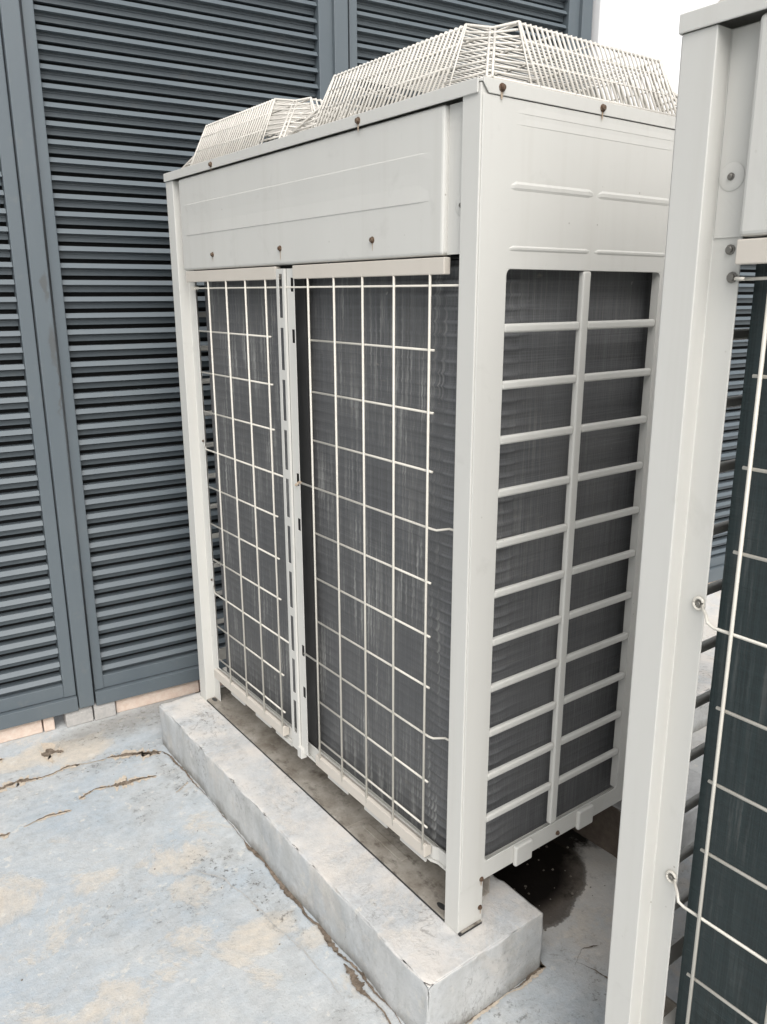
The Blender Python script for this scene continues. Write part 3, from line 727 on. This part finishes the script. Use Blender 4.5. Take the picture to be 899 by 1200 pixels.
    m = MB(); m.plate((.5972, .6297), (.112, 1.3330), holes, .0065, .0080, 'x'); m.build('flange', M_cream, mbar, .0008)
    m = MB(); m.box(.030, .033, .590, .670, .115, 1.33); m.build('slot_shade_sheet', M_slot, mbar)  # added black sheet, its colour gives the slots their shaded depth
    m = MB(); m.box(-.003, .014, .6155, .6355, .098, .128); m.build('bar_clip', M_cream, mbar, .001)
    # front wire grille
    def wire(pts, r=.0024, name='grille_wire'):
        mm = MB(); mm.tube(pts, r, 6); return mm.build(name, M_wire, t, smooth=True)
    XV, XH = .0035, .0075
    wr = [.533, .431, .3285, .2265, .1215]
    for y in wires_left+wr: wire([(XV, y, .128), (XV, y, 1.318)], .0026)
    far = wires_left[0]
    wire([(.0305, 1.1840, 1.2935), (XH, 1.124, 1.2935), (XH, .045, 1.2915)], .0022)
    for z in ROWS:
        tied = z in TIED
        # left field: from the post to the bar
        a = far+.011; b = wires_left[-1]-.0105
        pts = ([(.0305, 1.184, z), (XH, 1.124, z)] if tied else [(XH, 1.123, z)])+[(XH, b if not tied else .668, z)] if far < 1.1 else [(XH, a, z), (XH, b if not tied else .668, z)]
        if tied and far > 1.1:       # bent tie with an eye screwed to the post
            pts = [(.0275, 1.1880, z+.017), (.020, 1.1800, z+.014), (.010, 1.1700, z+.013), (.004, 1.1640, z+.006), (XH, 1.1560, z), (XH, .668, z)]
            mm = MB(); n = 14; ring = [(.0265, 1.1925+.0075*math.cos(2*math.pi*k/n), z+.019+.0085*math.sin(2*math.pi*k/n)) for k in range(n+1)]
            mm.tube(ring, .0022, 6); mm.build('wire_eye', M_wire, t, smooth=True); scr(.0285, 1.1925, z+.019, RF, .85)
        wire(pts)
        # right field
        if tied: pts = [(XH, .602, z), (XH, .1120, z), (XH+.004, .1020, z-.001), (.026, .0820, z+.004), (.030, .0420, z+.004)]
        else: pts = [(XH, .540, z), (XH, .1120, z)]
        wire(pts)
    if far > 1.1:
        wire([(.026, 1.1830, 1.2945), (.012, 1.178, 1.2940), (XH, 1.165, 1.2935)], .0022)
        scr(.0295, 1.1990, 1.3290, RF, 1.1, ME_screw_grey); scr(.0285, 1.1925, 1.2958, RF, 1.2, ME_screw_grey)
    else:
        m = MB(); m.box(.010, .022, 1.142, 1.166, 1.2890, 1.2985); m.build('wire_clip', M_wire, t)
        for z in (.86, .425): scr(.0275, 1.186, z, RF, .7)
    # foot channels: flat flange on the plinth and an upright web
    m = MB(); m.prism([(.0012,.0046),(.0012,.0075),(.130,.0075),(.130,.094),(.133,.094),(.133,.0046)], 'y', .045, W-.004)
    fc = m.build('foot_channel', M_base, t, .0008)
    m = MB(); m.box(.0005, .0615, -.0065, W+.002, .0003, .0045); m.build('rubber_pad', M_slot, fc)
    for y in (.075, W-.065):
        n = 14; m = MB(); m.add([(.020+.0070*math.cos(2*math.pi*k/n), y+.014*math.sin(2*math.pi*k/n), .0079) for k in range(n)], [tuple(range(n))]); m.build('bolt_slot', M_slot, fc)
    m = MB(); m.box(.004, .060, .4135, .4165, .0076, .0095); m.build('weld_seam', M_base, fc)
    m = MB(); m.box(.034, .055, .235, .395, .0076, .0115); m.build('stiffener', M_base, fc, .002)
    m = MB(); m.box(D-.090, D-.006, .004, W-.004, .0005, .006); m.build('foot_channel', M_base, t)
    m = MB(); m.box(D-.090, D-.087, .004, W-.004, .006, .095); m.build('foot_web', M_base, t)
    m = MB(); m.box(.006, .062, -.0060, -.0008, .0047, .0065); m.build('foot_lip', M_base, fc)
    # screws
    if oy > -1:
        for y, z in ((.9663, 1.588), (.3267, 1.588)): scr(-.004, y, z, RF, 1.15)
        for y in (.9948, .6437, .2906): scr(.001, y, 1.3765, RF, 1.1)
    for x, z in ((.040, 1.5893), (.284, 1.5893), (.53, 1.5893)): scr(x, -.0045, z, RS, 1.15)
    for x, z in ((.0588, .110), (.290, .117), (.5233, .161), (.5270, .119), (.517, .7436), (.5132, 1.2843)): scr(x, -.0027, z, RS, .95)
    scr(.0594, -.0002, .038, RS, .95)
    # rust that has run from some screws and joints
    for k, (y, z, w_, l_) in enumerate(((.9663,1.5815,.004,.010),(.3267,1.5815,.006,.014),(.6437,1.370,.004,.020),(.9948,1.371,.003,.012),(.2906,1.370,.003,.014))):
        xx = -.0045 if z > 1.5 else .0008
        m = MB(); m.add([(xx, y-w_/2, z+.004), (xx, y+w_/2, z+.004), (xx, y+w_*.30, z-l_*.5), (xx, y+w_*.12, z-l_), (xx, y-w_*.18, z-l_*.9), (xx, y-w_*.38, z-l_*.4)], [(0,1,2,3,4,5)]); m.build('rust_streak', M_rust, t)
    for (x, z, w_, l_) in ((.040,1.583,.007,.012),(.284,1.583,.005,.014),(.0588,.104,.004,.012),(.0594,.032,.004,.010)):
        yy = -.0050 if z > 1.5 else -.0031
        m = MB(); m.add([(x-w_/2, yy, z+.004), (x+w_/2, yy, z+.004), (x+w_*.3, yy, z-l_*.5), (x+w_*.1, yy, z-l_), (x-w_*.2, yy, z-l_*.85), (x-w_*.4, yy, z-l_*.4)], [(0,1,2,3,4,5)]); m.build('rust_streak', M_rust, t)
    m = MB(); m.tube([(.003, .612, .838), (.0085, .602, .8465), (XH, .592, .8465)], .0034, 6); m.build('rusty_tie', M_rust, t)
    fan_guard(t, .030, .672, .148, .556)
    fan_guard(t, .702, 1.258, .815, 1.195)
    return t
make_unit('tall cream outdoor unit standing whole on the plinth in the middle', 0.0, M_coil, [1.0385, .932, .8265, .7240], 1.188)
cut = make_unit('cream outdoor unit with green black coil cut off by the right edge', -.351-W, M_coil_green, [1.1290, 1.0180, .9050, .7940], 1.1755, 'grey')
# the nearer unit stands a touch out of plumb on its plinth
th_ = -.0092; cut.rotation_euler = (th_, 0, 0)
cut.location = (0, -.351-W*math.cos(th_)-H*math.sin(-th_), H-(H*math.cos(th_)+W*math.sin(th_)))
